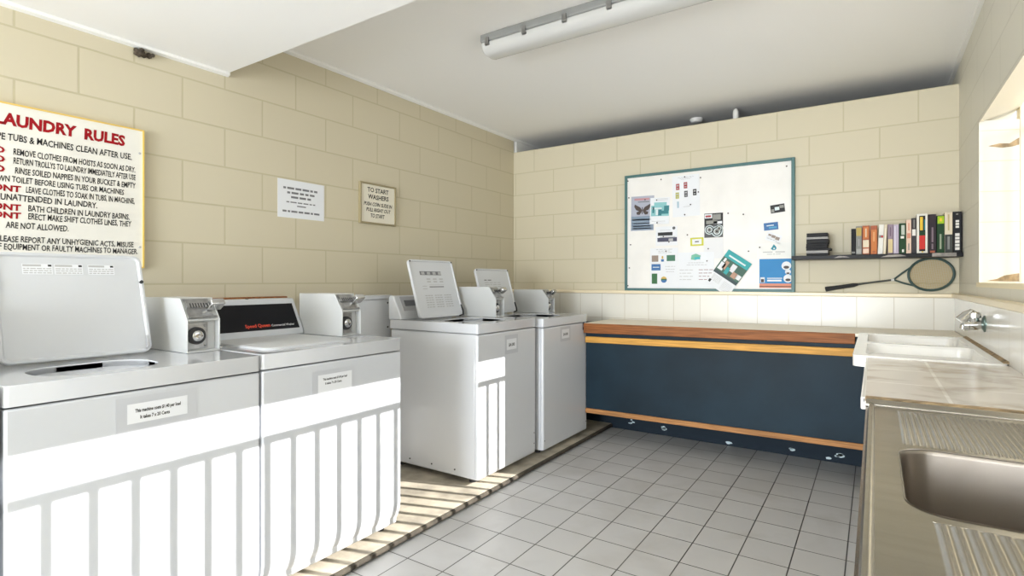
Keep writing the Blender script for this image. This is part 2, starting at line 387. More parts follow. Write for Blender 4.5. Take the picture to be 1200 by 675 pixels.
def washer(y0, y1, xf, zt, label, modern, lid=None, coin=None, console=None):
    xb = .25
    root = thing('washing_machine', label, 'washing machine', ((xb+xf)/2, (y0+y1)/2, .032), 'coin washing machines along the block wall')
    en = enamel if modern else enamel_old
    zs = zt-.056
    bx('cabinet', (xb, y0+.006, .062), (xf-.02, y1-.006, zs-.003), en, root, .01)
    bm = new()
    if modern: pr = [(xf-.028,zs-.005),(xf,zs-.005),(xf,.165),(xf-.004,.135),(xf-.013,.105),(xf-.028,.08),(xf-.045,.066),(xf-.06,.062),(xf-.075,.062)]
    else: pr = [(xf-.028,zs-.005),(xf,zs-.005),(xf,.066),(xf-.028,.062)]
    prism_y(bm, pr, y0+.001, y1-.001); finish('front_panel', bm, en, root, .011 if not modern else .007, seg=3)
    if not modern:
        for y, z in ((y0+.02,.13),(y1-.02,.13),(y1-.02,.2)):
            bm = new(); cyl(bm, (xf-.001,y,z), (xf+.0015,y,z), .004, n=8); finish('screw', bm, dark_gap, root)
        for x in (.42,.6,.78):
            bm = new(); cyl(bm, (x,y0+.0065,.1), (x,y0+.003,.1), .005, n=8); finish('screw', bm, dark_gap, root)
    for fx in (xb+.06, xf-.08):
        for fy in (y0+.06, y1-.06):
            bm = new(); lathe(bm, (fx,fy,.032), (0,0,1), [(0,.02),(.012,.022),(.014,.012),(.045,.012)], 14); finish('foot', bm, dark_gap, root)
    # worktop with a rounded lid opening
    ly0, ly1, lx0, lx1 = lid['open']
    hole = rrect(lx0, ly0, lx1, ly1, lid.get('r', .05), 7)
    bm = new(); lo = plate(bm, rrect(xb-.005, y0, xf+.002, y1, .012, 3), [hole], zs, zt)
    finish('worktop', bm, enamel_gloss, root, .012, seg=3, ang=50)
    if lid['a'] is not None:
        cx, cy = (lx0+lx1)/2, (ly0+ly1)/2
        rr = min(lx1-lx0, ly1-ly0)/2-.012
        n = len(hole)
        ring = [(cx+rr*math.cos(math.atan2(p[1]-cy, p[0]-cx)), cy+rr*math.sin(math.atan2(p[1]-cy, p[0]-cx))) for p in hole]
        L3 = lambda pts, z: [(p[0],p[1],z) for p in pts]
        bm = new()
        loft(bm, [L3(hole, zt-.004), L3(hole, zt-.02), L3(ring, zt-.03), L3([(cx+(p[0]-cx)*.985, cy+(p[1]-cy)*.985) for p in ring], zt-.06)], False, False)
        finish('opening_well', bm, en, root)
        bm = new()
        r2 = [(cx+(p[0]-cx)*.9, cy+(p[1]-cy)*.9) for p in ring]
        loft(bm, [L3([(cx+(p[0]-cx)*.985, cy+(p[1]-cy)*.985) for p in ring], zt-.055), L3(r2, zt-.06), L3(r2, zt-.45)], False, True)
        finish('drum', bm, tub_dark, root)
        bm = new(); lathe(bm, (cx,cy,zt-.45), (0,0,1), [(0,.09),(.05,.06),(.12,.045),(.30,.035),(.33,.02)], 20); finish('agitator', bm, plastic_w, root)
        # raised lid: shallow tray leaning back on its hinge
        w, h = lid['w'], lid['h']; f = lid_map(lid['x'], lid['y'], zt+.012, lid['a'])
        out = rrect(0, 0, w, h, .028, 6); c = (w/2, h/2)
        ins = lambda d: rrect(d, d, w-d, h-d, max(.006, .028-d), 6)
        bm = new()
        loft(bm, [[f(*p, -.024) for p in ins(.006)], [f(*p, -.018) for p in out], [f(*p, -.002) for p in out], [f(*p, 0.) for p in ins(.003)],
                  [f(*p, 0.) for p in ins(.009)], [f(*p, -.006) for p in ins(.014)]])
        ld = finish('lid', bm, plastic_w if modern else en, root, ang=30)
        if modern:
            for u in (.009, w-.009):
                bm = new(); cyl(bm, f(u, h*.72, -.002), f(u, h*.72, .005), .0065, n=12); finish('bumper', bm, dark_gap, ld)
            for u0 in (.075, .16, .255):
                bm = new(); o0 = f(u0, h*.80, -.0055); U = f(1,0,0)-f(0,0,0); V = f(0,1,0)-f(0,0,0)
                quad(bm, o0, U, V, 0, 0, .08, .036, 0, .0004)
                quad(bm, o0, U, V, .002, .027, .05, .034, 1, .0008); quad(bm, o0, U, V, .068, .027, .078, .034, 2, .0008)
                for q in range(3): strokes(bm, o0, U, V, .003, .003+.0075*q, .077, .0035, 1, .0008, 6)
                finish('instruction_sticker', bm, [paper, ink_faint, ink], ld, recalc=False)
            bm = new(); tube(bm, [f(w-.014, .06, .002), f(w-.014, .02, .004), f(w-.022, .012, .004)], .004); finish('hinge_clip', bm, mid_grey, ld)
        else:
            bm = new(); U = f(1,0,0)-f(0,0,0); V = f(0,1,0)-f(0,0,0); o0 = f(w*.20, h*.14, -.0055)
            W, H = w*.60, h*.66
            if lid.get('print', 1):
                quad(bm, o0, U, V, .0, H*.90, W*.80, H, 1, .0006)
                for q in range(4): quad(bm, o0, U, V, W*(.05+.21*q), H*.915, W*(.05+.21*q)+W*.12, H*.985, 2, .001)
                for q in range(3):
                    for r_ in range(2): quad(bm, o0, U, V, W*(.2+.24*q), H*(.78-.07*r_), W*(.2+.24*q)+W*.14, H*(.81-.07*r_), 2, .0006)
                quad(bm, o0, U, V, W*.25, H*.575, W*.80, H*.60, 1, .0006); quad(bm, o0, U, V, W*.25, H*.64, W*.82, H*.647, 2, .0006)
                quad(bm, o0, U, V, 0, H*.53, W*.16, H*.545, 2, .0006); quad(bm, o0, U, V, 0, H*.60, W*.16, H*.615, 2, .0006)
                for q in range(3):
                    for r_ in range(6): strokes(bm, o0, U, V, W*(.02+.36*q), H*(.05+.06*r_), W*(.02+.36*q)+W*.28, H*.022, 2, .0006, 3)
            else:
                strokes(bm, o0, U, V, 0, H*.9, W*.35, H*.03, 1, .0006, 2)
                for r_ in range(3): strokes(bm, o0, U, V, 0, H*(.82-.07*r_), W*.8, H*.02, 2, .0006, 4)
            finish('instruction_print', bm, [paper, ink_soft, ink_faint], ld, recalc=False)
            for u in (.012, w-.012):
                bm = new(); cyl(bm, f(u, h-.012, -.004), f(u, h-.012, .003), .005, n=10); finish('bumper', bm, dark_gap, ld)
            bm = new(); tube(bm, [f(w-.006, .075, .0), f(w-.005, .03, .004), f(w-.014, .004, .006), f(w-.05, -.003, .004)], .006); finish('hinge_clip', bm, dark_gap, ld)
    else:
        bm = new()
        loft(bm, [[(p[0],p[1],z) for p in rrect(lx0+d, ly0+d, lx1-d, ly1-d, .046, 7)] for d, z in ((.003,zt-.02),(.003,zt+.002),(.006,zt+.007),(.014,zt+.009))])
        ld = finish('lid', bm, plastic_w, root)
    # control console along the back edge
    if console:
        c0, c1 = console
        bm = new()
        if modern:
            prism_y(bm, [(.255,zt),(.255,zt+.172),(.285,zt+.182),(.318,zt+.180),(.404,zt+.026),(.408,zt)], c0, c1)
            cs = finish('console', bm, en, root, .006)
            P = lambda s: Vector((.318+(.404-.318)*s, 0, zt+.180+(.026-.180)*s)); n = Vector((.154,0,.086)).normalized()
            def face(s0, s1, ya, yb, lift, th, mi):
                a, b = P(s0)+n*lift, P(s1)+n*lift
                loft(bm, [[(a.x,ya,a.z),(a.x,yb,a.z),(b.x,yb,b.z),(b.x,ya,b.z)], [((q+n*th).x,y,(q+n*th).z) for q, y in ((a,ya),(a,yb),(b,yb),(b,ya))]], mi=mi)
            bm = new(); face(.17, .95, c0+.02, c1-.022, -.001, .003, 0)
            o0 = P(.86)+n*.0022; U = Vector((0,1,0)); V = (P(0)-P(1)).normalized()
            ym = c0+.02+(c1-c0-.042)*.49
            put_text(bm, 'Speed Queen', (o0.x, ym-.02, o0.z), U, V, .125, .017, 1, .0006, .02)
            put_text(bm, 'Commercial Washer', (o0.x, ym+.112, o0.z), U, V, .125, .011, 2, .0006, .01)
            finish('display_panel', bm, [black_panel, flat('orange red print', (.75,.07,.03)), flat('white print', (.75,.75,.75))], cs)
            bm = new(); q = P(.02); lathe(bm, (q.x-.012, (c0+c1)/2+.03, q.z+.001), (.3,0,1), [(0,.008),(.004,.008),(.006,.004)], 12); finish('screw', bm, dark_gap, cs)
        else:
            prism_y(bm, [(.225,zt),(.225,zt+.14),(.238,zt+.152),(.268,zt+.152),(.335,zt+.02),(.338,zt)], c0, c1)
            cs = finish('console', bm, en, root, .008, seg=3)
            P = lambda s: Vector((.268+(.335-.268)*s, 0, zt+.152+(.02-.152)*s)); n = Vector((.132,0,.067)).normalized()
            def pn(s0, s1, ya, yb, th):
                a, b = P(s0)-n*.001, P(s1)-n*.001
                loft(bm, [[(a.x,ya,a.z),(a.x,yb,a.z),(b.x,yb,b.z),(b.x,ya,b.z)], [((q+n*th).x,y,(q+n*th).z) for q, y in ((a,ya),(a,yb),(b,yb),(b,ya))]])
            bm = new(); pn(.06, .74, c0+.05, c1-.05, .003); finish('control_panel', bm, mid_grey, cs)
            bm = new(); pn(.25, .52, c0+.075, c0+.22, .0055); finish('program_label', bm, ink_soft, cs)
            bm = new(); q = P(.45); lathe(bm, (q.x, c0+.30, q.z), n, [(0,.026),(.012,.026),(.014,.016),(.03,.014)], 20); finish('dial', bm, plastic_w, cs)
    # coin meter box
    if coin:
        ya, yb, xc, h, xk = coin
        z0 = zt+.001; zm = z0+h*.60; zt2 = z0+h; xs = xc-.057
        bm = new()
        prism_y(bm, [(xk,z0),(xc-.035,z0),(xc-.035,zm-.004),(xc-.004,zm-.004),(xc-.004,zm),(xs-.004,zt2-.001),(xk,zt2-.001)], ya+.0035, yb-.0035)
        side = [(xk,z0),(xc,z0),(xc,zm),(xs,zt2),(xk,zt2)]
        prism_y(bm, side, ya, ya+.004); prism_y(bm, side, yb-.004, yb)
        box(bm, (xc-.036,ya+.003,z0), (xc,yb-.003,z0+.006))
        cb = finish('coin_box', bm, enamel_grey, root, .0015)
        # sliding coin chute on the slanted face
        a = Vector((xc-.003,0,zm)); b = Vector((xs-.003,0,zt2)); V = (b-a).normalized(); n = Vector((V.z,0,-V.x)); L = (b-a).length
        def slab(v0, v1, yA, yB, t0, t1, mi=0):
            pts = [a+V*v0+n*t0, a+V*v1+n*t0, a+V*v1+n*t1, a+V*v0+n*t1]
            loft(bm, [[(p.x,yA,p.z) for p in pts], [(p.x,yB,p.z) for p in pts]], mi=mi)
        bm = new(); slab(L*.06, L*.94, ya+.008, yb-.02, .0005, .003); slab(L*.52, L*.90, ya+.012, yb-.026, .002, .009)
        W = yb-ya
        for q in range(7):
            y = ya+.024+q*(W-.058)/6.5
            slab(L*.50, L*.70, y, y+.0045, .0085, .0098, 1)
        slab(L*.04, L*.10, ya+.008, yb-.012, .002, .012)
        sl = finish('coin_slide', bm, [worn_chrome, dark_gap], cb, .0008)
        bm = new(); slab(L*.36, L*.64, yb-.040, yb+.014, .004, .052); finish('slide_handle', bm, chrome, sl, .006, seg=3)
        bm = new(); zl = z0+h*.30; yl = ya+W*.37; box(bm, (xc-.036,ya+.006,z0+.012), (xc-.030,yb-.032,zm-.012)); 
        for yy, zz in ((yb-.042, z0+.025), (yb-.042, zm-.025)): lathe(bm, (xc-.031,yy,zz), (1,0,0), [(0,.006),(.004,.006),(.006,.003)], 12)
        vp = finish('vault_plate', bm, worn_chrome, cb, .001)
        bm = new(); lathe(bm, (xc-.031,yl,zl), (1,0,0), [(0,.033),(.012,.033),(.014,.030),(.014,.021),(.011,.021)], 28)
        finish('lock_ring', bm, dark_gap, vp)
        bm = new(); lathe(bm, (xc-.021,yl,zl), (1,0,0), [(0,.0205),(.010,.0205),(.013,.016),(.013,.006),(.009,.005)], 24); finish('lock_barrel', bm, chrome, vp)
    return root

A_ = math.atan2(.10, .35)
washer(-4.552, -3.856, .968, .934, 'white front-cut washing machine at the frame edge beside the open-lidded washer', True,
       dict(open=(-4.47,-4.06,.56,.90), a=None), (-3.985,-3.862,.70,.205,.36), (-4.53,-4.0))
washer(-3.845, -3.142, .968, .934, 'white washing machine under the laundry rules sign, its blank lid raised', True,
       dict(open=(-3.745,-3.42,.66,.905), r=.10, a=A_, x=.60, y=-3.765, w=.425, h=.368), (-3.268,-3.145,.703,.205,.36), (-3.825,-3.275))
washer(-3.135, -2.432, .968, .936, 'white washing machine with closed lid and black display panel', True,
       dict(open=(-3.06,-2.62,.43,.88), a=None), (-2.552,-2.436,.695,.205,.36), (-3.11,-2.557))
washer(-1.815, -1.178, .952, .958, 'white washing machine with printed instructions on its raised lid', False,
       dict(open=(-1.74,-1.36,.56,.88), r=.09, a=math.atan2(.11,.37), x=.47, y=-1.765, w=.43, h=.39), (-1.285,-1.184,.705,.205,.38), (-1.805,-1.30))
washer(-1.135, -.47, .985, .95, 'white washing machine in the far corner next to the blue ironing bench', False,
       dict(open=(-1.05,-.67,.56,.90), r=.09, a=math.atan2(.09,.335), x=.455, y=-1.07, w=.43, h=.348, print=0), (-.575,-.475,.705,.185,.38), (-1.125,-.60))

def notice(name, label, xf, ya, yb, z0, z1, m, pages, group=None, cat='notice'):
    bm = new(); box(bm, (xf+.0003, ya, z0), (xf+.0011, yb, z1))
    pages(bm, Vector((xf+.0011, ya, z0)), Vector((0,1,0)), Vector((0,0,1)), yb-ya, z1-z0)
    return tag(finish(name, bm, m, recalc=False), label, cat, group)
G = 'taped notices on the washing machines'
XN = .968
def pg(u0, v0, u1, v1, lines):
    def f(bm, o, U, V, W, H):
        quad(bm, o, U, V, u0*W, v0*H, u1*W, v1*H, 1, .0005)
        for s, c, v, wd, cap in lines: put_text(bm, s, o+U*(c*W-wd*W/2)+V*(v*H), U, V, wd*W, cap*H, 2, .0009, .03)
    return f
notice('price_notice', 'taped plastic sleeve with typed slip on the washing machine under the rules sign', XN, -3.597, -3.365, .748, .856, [sleeve, paper, ink],
       pg(.13, .25, .87, .80, [('This machine costs $1.40 per load', .50, .55, .56, .095), ('It takes 7 x 20 Cents', .46, .36, .36, .095)]), G)
notice('price_notice', 'taped plastic sleeve with typed slip on the washing machine with black display', XN, -2.925, -2.71, .745, .842, [sleeve, paper, ink],
       pg(.14, .06, .93, .82, [('This machine costs $1.40 per load', .53, .58, .56, .09), ('It takes 7 x 20 Cents', .49, .40, .38, .09)]), G)
notice('price_notice', 'small taped price card on the washing machine with printed raised lid', .952, -1.54, -1.395, .755, .872, [sleeve, paper, ink],
       pg(.12, .22, .88, .78, [('$4.00', .5, .40, .46, .16)]), G)
notice('price_notice', 'small taped price card on the far corner washing machine', .985, -.895, -.745, .775, .878, [sleeve, paper, ink],
       pg(.12, .20, .88, .82, [('$4.00', .5, .40, .46, .17)]), G)
def badge(bm, o, U, V, W, H):
    for q, mi in ((.02,1),(.36,2),(.68,1)): quad(bm, o, U, V, .08*W, (q+.02)*H, .92*W, (q+.27)*H, mi, .0005)
notice('brand_sticker', 'tiny dark badge sticker on the corner of the far washing machine', .985, -.545, -.503, .832, .897, [ink_soft, flat('navy print', (.03,.05,.10)), mid_grey], badge, cat='sticker')

# white sheet metal cover between the washers, and timber batten on the wall behind
root = thing('cover_box', 'white sheet metal cover box on the wall between washing machines', 'wall box', (.08, -1.95, .032))
bx('casing', (.024, -2.30, .032), (.14, -1.70, 1.085), enamel_old, root, .004)
bx('top_cap', (.024, -2.31, 1.085), (.15, -1.695, 1.112), enamel, root, .003)
for z in (.90, 1.06):
    bm = new(); lathe(bm, (.139,-1.73,z), (1,0,0), [(0,.006),(.003,.006),(.005,.002)], 10); finish('screw', bm, dark_gap, root)
tag(bx('timber_batten', (-.003, -2.95, 1.088), (.035, -2.40, 1.118), wood_red, None, .003), 'dark brown timber batten on the wall above the black washer display', 'batten')

# ------------------------------------------------------------------ signs on the block wall
def rules_sign():
    X = .0
    root = thing('rules_sign', 'large hand-lettered white sign with red heading, laundry rules', 'sign', (.01, -3.43, 1.268))
    bm = new()
    for a, b in (((.0,-3.742,1.264),(.026,-3.735,1.899)), ((.0,-3.137,1.264),(.026,-3.130,1.899)), ((.0,-3.735,1.264),(.026,-3.137,1.270)), ((.0,-3.735,1.893),(.026,-3.137,1.899))): box(bm, a, b)
    finish('sign_edging', bm, sign_yellow, root)
    U, V = (0,1,0), (0,0,1); bm = new(); box(bm, (X, -3.735, 1.270), (.022, -3.137, 1.893), 2)
    L = -3.69
    def line(s, y0, y1, z, cap, mi=0, bold=.020): put_text(bm, s, (.022, y0, z), U, V, y1-y0, cap, mi, .0008, bold, .04, .0012)
    line('LAUNDRY  RULES', -3.645, -3.208, 1.813, .044, 1, .045)
    line('WIPE TUBS & MACHINES CLEAN AFTER USE.', -3.672, -3.181, 1.754, .026)
    for s, y0, y1, z in (('REMOVE CLOTHES FROM HOISTS AS SOON AS DRY.', -3.59, -3.167, 1.700), ('RETURN TROLLYS TO LAUNDRY IMMEDIATELY AFTER USE', -3.59, -3.166, 1.665),
                         ('RINSE SOILED NAPPIES IN YOUR BUCKET & EMPTY', -3.585, -3.166, 1.627)):
        line('DO', L+.01, -3.615, z, .024, 1, .04); line(s, y0, y1, z, .024)
    line('DOWN TOILET BEFORE USING TUBS OR MACHINES', -3.665, -3.212, 1.592, .023)
    for s, y0, y1, z in (('LEAVE CLOTHES TO SOAK IN TUBS, IN MACHINE,', -3.552, -3.170, 1.556), ('BATH CHILDREN IN LAUNDRY BASINS.', -3.545, -3.190, 1.483), ('ERECT MAKE SHIFT CLOTHES LINES, THEY', -3.545, -3.183, 1.451)):
        line('DONT', L+.01, -3.567, z, .023, 1, .04); line(s, y0, y1, z, .024)
    line('OR UNATTENDED IN LAUNDRY.', -3.67, -3.313, 1.521, .024)
    line('ARE NOT ALLOWED.', -3.613, -3.414, 1.412, .024)
    line('PLEASE REPORT ANY UNHYGIENIC ACTS, MISUSE', -3.64, -3.174, 1.358, .023)
    line('OF EQUIPMENT OR FAULTY MACHINES TO MANAGER.', -3.65, -3.157, 1.328, .023)
    finish('sign_board', bm, [ink, red_paint, sign_white], root, recalc=False, smooth=False)
    for y, z in ((-3.148,1.79),(-3.148,1.36)):
        bm = new(); lathe(bm, (.021,y,z), (1,0,0), [(0,.006),(.003,.005),(.004,.002)], 10); finish('screw', bm, mid_grey, root)
rules_sign()
bm = new(); box(bm, (-.002,-2.44,1.572), (.0015,-2.126,1.792)); o0 = Vector((.0015,-2.44,1.572)); U = Vector((0,1,0)); V = Vector((0,0,1))
for u0, v, u1, h, w in ((.035,.166,.265,.012,6),(.06,.140,.245,.012,5),(.085,.115,.22,.012,3),(.055,.088,.25,.007,6),(.125,.068,.185,.007,1),(.03,.032,.28,.011,7)):
    strokes(bm, o0, U, V, u0, v, u1, h, 1, .0006, w)
tag(finish('paper_notice', bm, [paper, ink_soft], recalc=False), 'plain white typed paper notice stuck on the cream block wall', 'notice')
root = thing('start_sign', 'small framed cream sign with black hand lettering about starting washers', 'sign', (.008, -1.695, 1.592))
bm = new()
for a, b in (((0,-1.856,1.588),(.02,-1.845,1.862)), ((0,-1.545,1.588),(.02,-1.534,1.862)), ((0,-1.845,1.588),(.02,-1.545,1.599)), ((0,-1.845,1.851),(.02,-1.545,1.862))): box(bm, a, b)
finish('sign_frame', bm, flat('weathered brown frame', (.30,.25,.14)), root, .001)
bm = new(); box(bm, (0,-1.848,1.596), (.012,-1.542,1.854), 1)
for s, y0, y1, z, cap, sl in (('TO START', -1.79, -1.60, 1.802, .030, 0), ('WASHERS', -1.785, -1.60, 1.756, .030, 0), ('PUSH COIN SLIDE IN', -1.82, -1.57, 1.710, .024, .15), ('PULL RIGHT OUT', -1.80, -1.585, 1.672, .024, .15), ('TO START', -1.765, -1.64, 1.632, .026, .15)):
    put_text(bm, s, (.012,y0,z), (0,1,0), (0,0,1), y1-y0, cap, 0, .0007, .02, sl, .001)
finish('sign_board', bm, [ink, paper_cream], root, recalc=False, smooth=False)
# mud nest under the lowered ceiling
bm = new()
for _ in range(16):
    bmesh.ops.create_icosphere(bm, subdivisions=1, radius=random.uniform(.008,.016), matrix=Matrix.Translation((random.uniform(.006,.02), -3.13+random.uniform(-.035,.04), 2.258+random.uniform(-.012,.012))))
tag(finish('mud_nest', bm, mat('dark mud', (.06,.045,.03), .95, noise=.6, nscale=60)), 'small dark mud nest stuck on the wall below the ceiling', 'nest')

# ------------------------------------------------------------------ noticeboard and what is pinned to it
root = thing('noticeboard', 'big white noticeboard with teal frame on the cream block wall', 'noticeboard', (1.738, -.012, 1.128))
bx('board', (1.118,-.016,1.130), (2.360,-.001,2.064), board_white, root)
bm = new()
for a, b in (((1.112,-.026,1.124),(1.134,0,2.070)), ((2.344,-.026,1.124),(2.366,0,2.070)), ((1.134,-.026,1.124),(2.344,0,1.146)), ((1.134,-.026,2.048),(2.344,0,2.070))): box(bm, a, b)
finish('board_frame', bm, teal_frame, root, .002)
_lay = [0]
def sheet(name, label, x0, z0, x1, z1, mats, draw, rot=0., cat='paper', lev=0, group='papers on the noticeboard'):
    """a thin sheet pinned to the board; draw(bm,o,U,V,W,H) prints on it"""
    W, H = x1-x0, z1-z0; c = Vector(((x0+x1)/2, -.0165-.0012*lev, (z0+z1)/2))
    U = Vector((math.cos(rot),0,math.sin(rot))); V = Vector((-math.sin(rot),0,math.cos(rot)))
    o = c-U*W/2-V*H/2; n = Vector((0,-1,0))
    bm = new()
    loft(bm, [[o, o+U*W, o+U*W+V*H, o+V*H], [p+n*.0008 for p in (o, o+U*W, o+U*W+V*H, o+V*H)]])
    if draw: draw(bm, o+n*.0008, U, V, W, H)
    return tag(finish(name, bm, mats, recalc=False, smooth=False), label, cat, group)
def Q(bm, o, U, V, W, H, *a):
    for u0,v0,u1,v1,mi,l in a: quad(bm, o, U, V, u0*W, v0*H, u1*W, v1*H, mi, l*.0003)
def disc(bm, o, U, V, cx, cy, r, mi, l=1, n=16, ry=None):
    ry = r if ry is None else ry
    poly(bm, o, U, V, [(cx+r*math.cos(2*math.pi*i/n), cy+ry*math.sin(2*math.pi*i/n)) for i in range(n)], mi, l*.0003)
lav = flat('lavender grey print', (.36,.38,.46)); slate = flat('slate blue print', (.19,.25,.33)); pinkp = flat('faded pink print', (.48,.24,.26))
brownp = flat('dark brown print', (.055,.035,.03)); aqua = flat('aqua print', (.22,.48,.50)); tealp = flat('deep teal print', (.02,.17,.20)); palep = flat('pale print', (.62,.70,.71))
def d_butterfly(bm, o, U, V, W, H):
    Q(bm, o, U, V, W, H, (.02,.02,.98,.42,1,1), (.14,.88,.80,.94,2,1), (.3,.82,.8,.845,3,1), (.08,.30,.9,.34,4,1), (.08,.2,.8,.225,4,1), (.08,.12,.85,.15,4,1), (.08,.05,.9,.08,4,1))
    for s in (-1, 1):
        X = lambda a: (.50+s*a)*W
        poly(bm, o, U, V, [(X(.02),.60*H),(X(.10),.68*H),(X(.34),.77*H),(X(.36),.70*H),(X(.27),.60*H),(X(.12),.56*H)][::s], 5, .0006)
        poly(bm, o, U, V, [(X(.02),.60*H),(X(.13),.57*H),(X(.26),.54*H),(X(.24),.47*H),(X(.12),.46*H),(X(.04),.53*H)][::s], 5, .0006)
    Q(bm, o, U, V, W, H, (.48,.48,.52,.68,5,3))
sheet('wildlife_poster', 'grey blue poster with a dark butterfly pinned on the noticeboard', 1.165, 1.612, 1.357, 1.892, [lav, slate, pinkp, ink_soft, lav, brownp], d_butterfly, R(-1), 'poster', 0)
def d_aqua(bm, o, U, V, W, H):
    Q(bm, o, U, V, W, H, (.05,.30,.98,.70,1,1), (.2,.70,.85,.82,1,1), (.12,.42,.22,.66,2,2), (.30,.34,.42,.55,3,2), (.42,.32,.60,.55,2,2), (.60,.38,.95,.50,2,2), (.72,.5,.98,.68,2,2), (.1,.56,.6,.62,3,2), (.35,.90,.9,.915,4,1), (.35,.95,.9,.96,4,1), (.1,.1,.8,.115,4,1))
sheet('flyer', 'white flyer with an aqua picture overlapping the butterfly poster', 1.326, 1.658, 1.483, 1.868, [paper, aqua, tealp, palep, ink_faint], d_aqua, R(-2), 'flyer', 1)
redp = flat('brick red print', (.34,.035,.04)); olive = flat('olive green print', (.38,.38,.06)); cardd = flat('charcoal print', (.08,.08,.085)); bluef = flat('faded blue print', (.35,.48,.56))
def d_cards(bm, o, U, V, W, H):
    for u, v, mi in ((.14,.66,1),(.43,.68,1),(.12,.45,2),(.44,.47,3),(.76,.49,4)): Q(bm, o, U, V, W, H, (u,v,u+.13,v+.15,mi,1), (u+.025,v+.09,u+.105,v+.12,6,2), (u+.03,v+.03,u+.10,v+.05,6,2))
    Q(bm, o, U, V, W, H, (.17,.22,.24,.38,5,1), (.4,.235,.65,.243,6,1))
    for v, a, b in ((.95,.22,.8),(.925,.28,.72),(.90,.34,.66)): strokes(bm, o, U, V, a*W, v*H, b*W, .008*H, 6, .0004, 5)
sheet('card_sheet', 'white sheet with five small coloured pictures at the board top', 1.506, 1.705, 1.715, 2.025, [paper, redp, olive, cardd, ink, bluef, ink_faint], d_cards, R(1), 'paper', 0)
greyp = flat('mid grey photo', (.24,.24,.22)); 
def d_bike(bm, o, U, V, W, H):
    Q(bm, o, U, V, W, H, (0,.02,1,.5,3,1), (.02,.80,.42,.97,1,1), (.06,.84,.36,.92,2,2), (.45,.72,.88,.95,4,1), (.1,.56,.7,.70,4,1), (.5,.55,.95,.66,1,1))
    for cx, cy, r in ((.28,.32,.26),(.68,.24,.30),(.80,.36,.20)):
        for a, mi, l in ((1,5,2),(.82,0,3),(.62,5,4),(.45,4,5),(.2,0,6)): disc(bm, o, U, V, cx*W, cy*H, r*W*a, mi, l)
sheet('bicycle_advert', 'black and white picture of wheels pinned mid board', 1.750, 1.533, 1.886, 1.716, [ink, paper, redp, cardd, greyp, palep], d_bike, 0, 'picture', 0)
yell = flat('yellow green print', (.55,.55,.03))
sheet('business_card', 'yellow green bordered card on the noticeboard', 1.645, 1.474, 1.744, 1.537, [yell, paper, ink_soft], lambda bm,o,U,V,W,H: Q(bm,o,U,V,W,H,(.14,.18,.86,.82,1,1),(.35,.42,.65,.58,2,2)), R(1), 'card', 0)
def d_black(bm, o, U, V, W, H):
    Q(bm, o, U, V, W, H, (.10,.52,.78,.70,1,1), (.08,.20,.98,.42,2,1), (.2,.43,.9,.47,3,1), (.6,.22,.8,.36,3,2), (.2,.80,.7,.815,3,1)); disc(bm, o, U, V, .84*W, .90*H, .07*W, 4, 1)
sheet('flyer', 'white flyer with two black bars below the aqua flyer', 1.372, 1.485, 1.545, 1.635, [paper, ink, flat('navy bar print', (.05,.05,.09)), ink_faint, cardd], d_black, 0, 'flyer', 0)
green = flat('forest green print', (.02,.12,.035)); bluep = flat('mid blue print', (.03,.13,.34)); tanp = flat('tan print', (.26,.2,.16)); gold = flat('gold print', (.55,.36,.08)); palegrn = flat('green photo print', (.04,.16,.09))
def d_logos(bm, o, U, V, W, H):
    Q(bm, o, U, V, W, H, (.06,.66,.30,.82,1,1), (.40,.66,.50,.72,2,1), (.42,.73,.48,.80,5,1), (.60,.67,.90,.82,3,1), (.05,.44,.38,.60,2,1), (.1,.51,.33,.53,6,2), (.06,.10,.26,.36,4,1))
    disc(bm, o, U, V, .50*W, .20*H, .105*W, 2, 1); poly(bm, o, U, V, [(.5*W+.105*W*math.cos(math.pi*i/10), .21*H+.105*W*math.sin(math.pi*i/10)) for i in range(11)], 5, .0006); Q(bm, o, U, V, W, H, (.40,.195,.60,.225,4,3))
    for v, a, b in ((.96,.22,.8),(.92,.30,.72),(.88,.3,.78),(.53,.55,.9),(.46,.56,.88),(.40,.58,.86)): strokes(bm, o, U, V, a*W, v*H, b*W, .012*H, 7, .0004, 4)
sheet('logo_sheet', 'white sheet of small coloured logos in the lower board corner', 1.326, 1.150, 1.55, 1.465, [paper, tanp, bluep, palegrn, green, gold, palep, ink_faint], d_logos, 0, 'paper', 0)
def d_price(bm, o, U, V, W, H):
    poly(bm, o, U, V, [(.36*W,.80*H),(.38*W,.92*H),(.50*W,.96*H),(.64*W,.90*H),(.60*W,.82*H),(.48*W,.78*H)], 1, .0003); Q(bm, o, U, V, W, H, (.46,.80,.62,.86,2,2))
    for v, a, b in ((.70,.28,.72),(.64,.24,.80)): strokes(bm, o, U, V, a*W, v*H, b*W, .012*H, 3, .0004, 6)
    for q in range(4):
        strokes(bm, o, U, V, .04*W, (.50-.09*q)*H, (.42-.05*(q%2))*W, .014*H, 3, .0004, 3); strokes(bm, o, U, V, .58*W, (.50-.09*q)*H, .97*W, .016*H, 4, .0004, 3)
sheet('price_list', 'white price list with a small turquoise emblem, bottom centre of the board', 1.552, 1.150, 1.822, 1.425, [paper, flat('green emblem print', (.15,.42,.30)), flat('turquoise print', (.03,.40,.45)), ink_faint, flat('maroon print', (.25,.10,.11))], d_price, 0, 'paper', 1)
sheet('blank_sheet', 'blank pale grey sheet under the picture of wheels', 1.745, 1.375, 1.888, 1.527, [flat('pale grey paper', (.70,.70,.71))], None, 0, 'paper', 0)
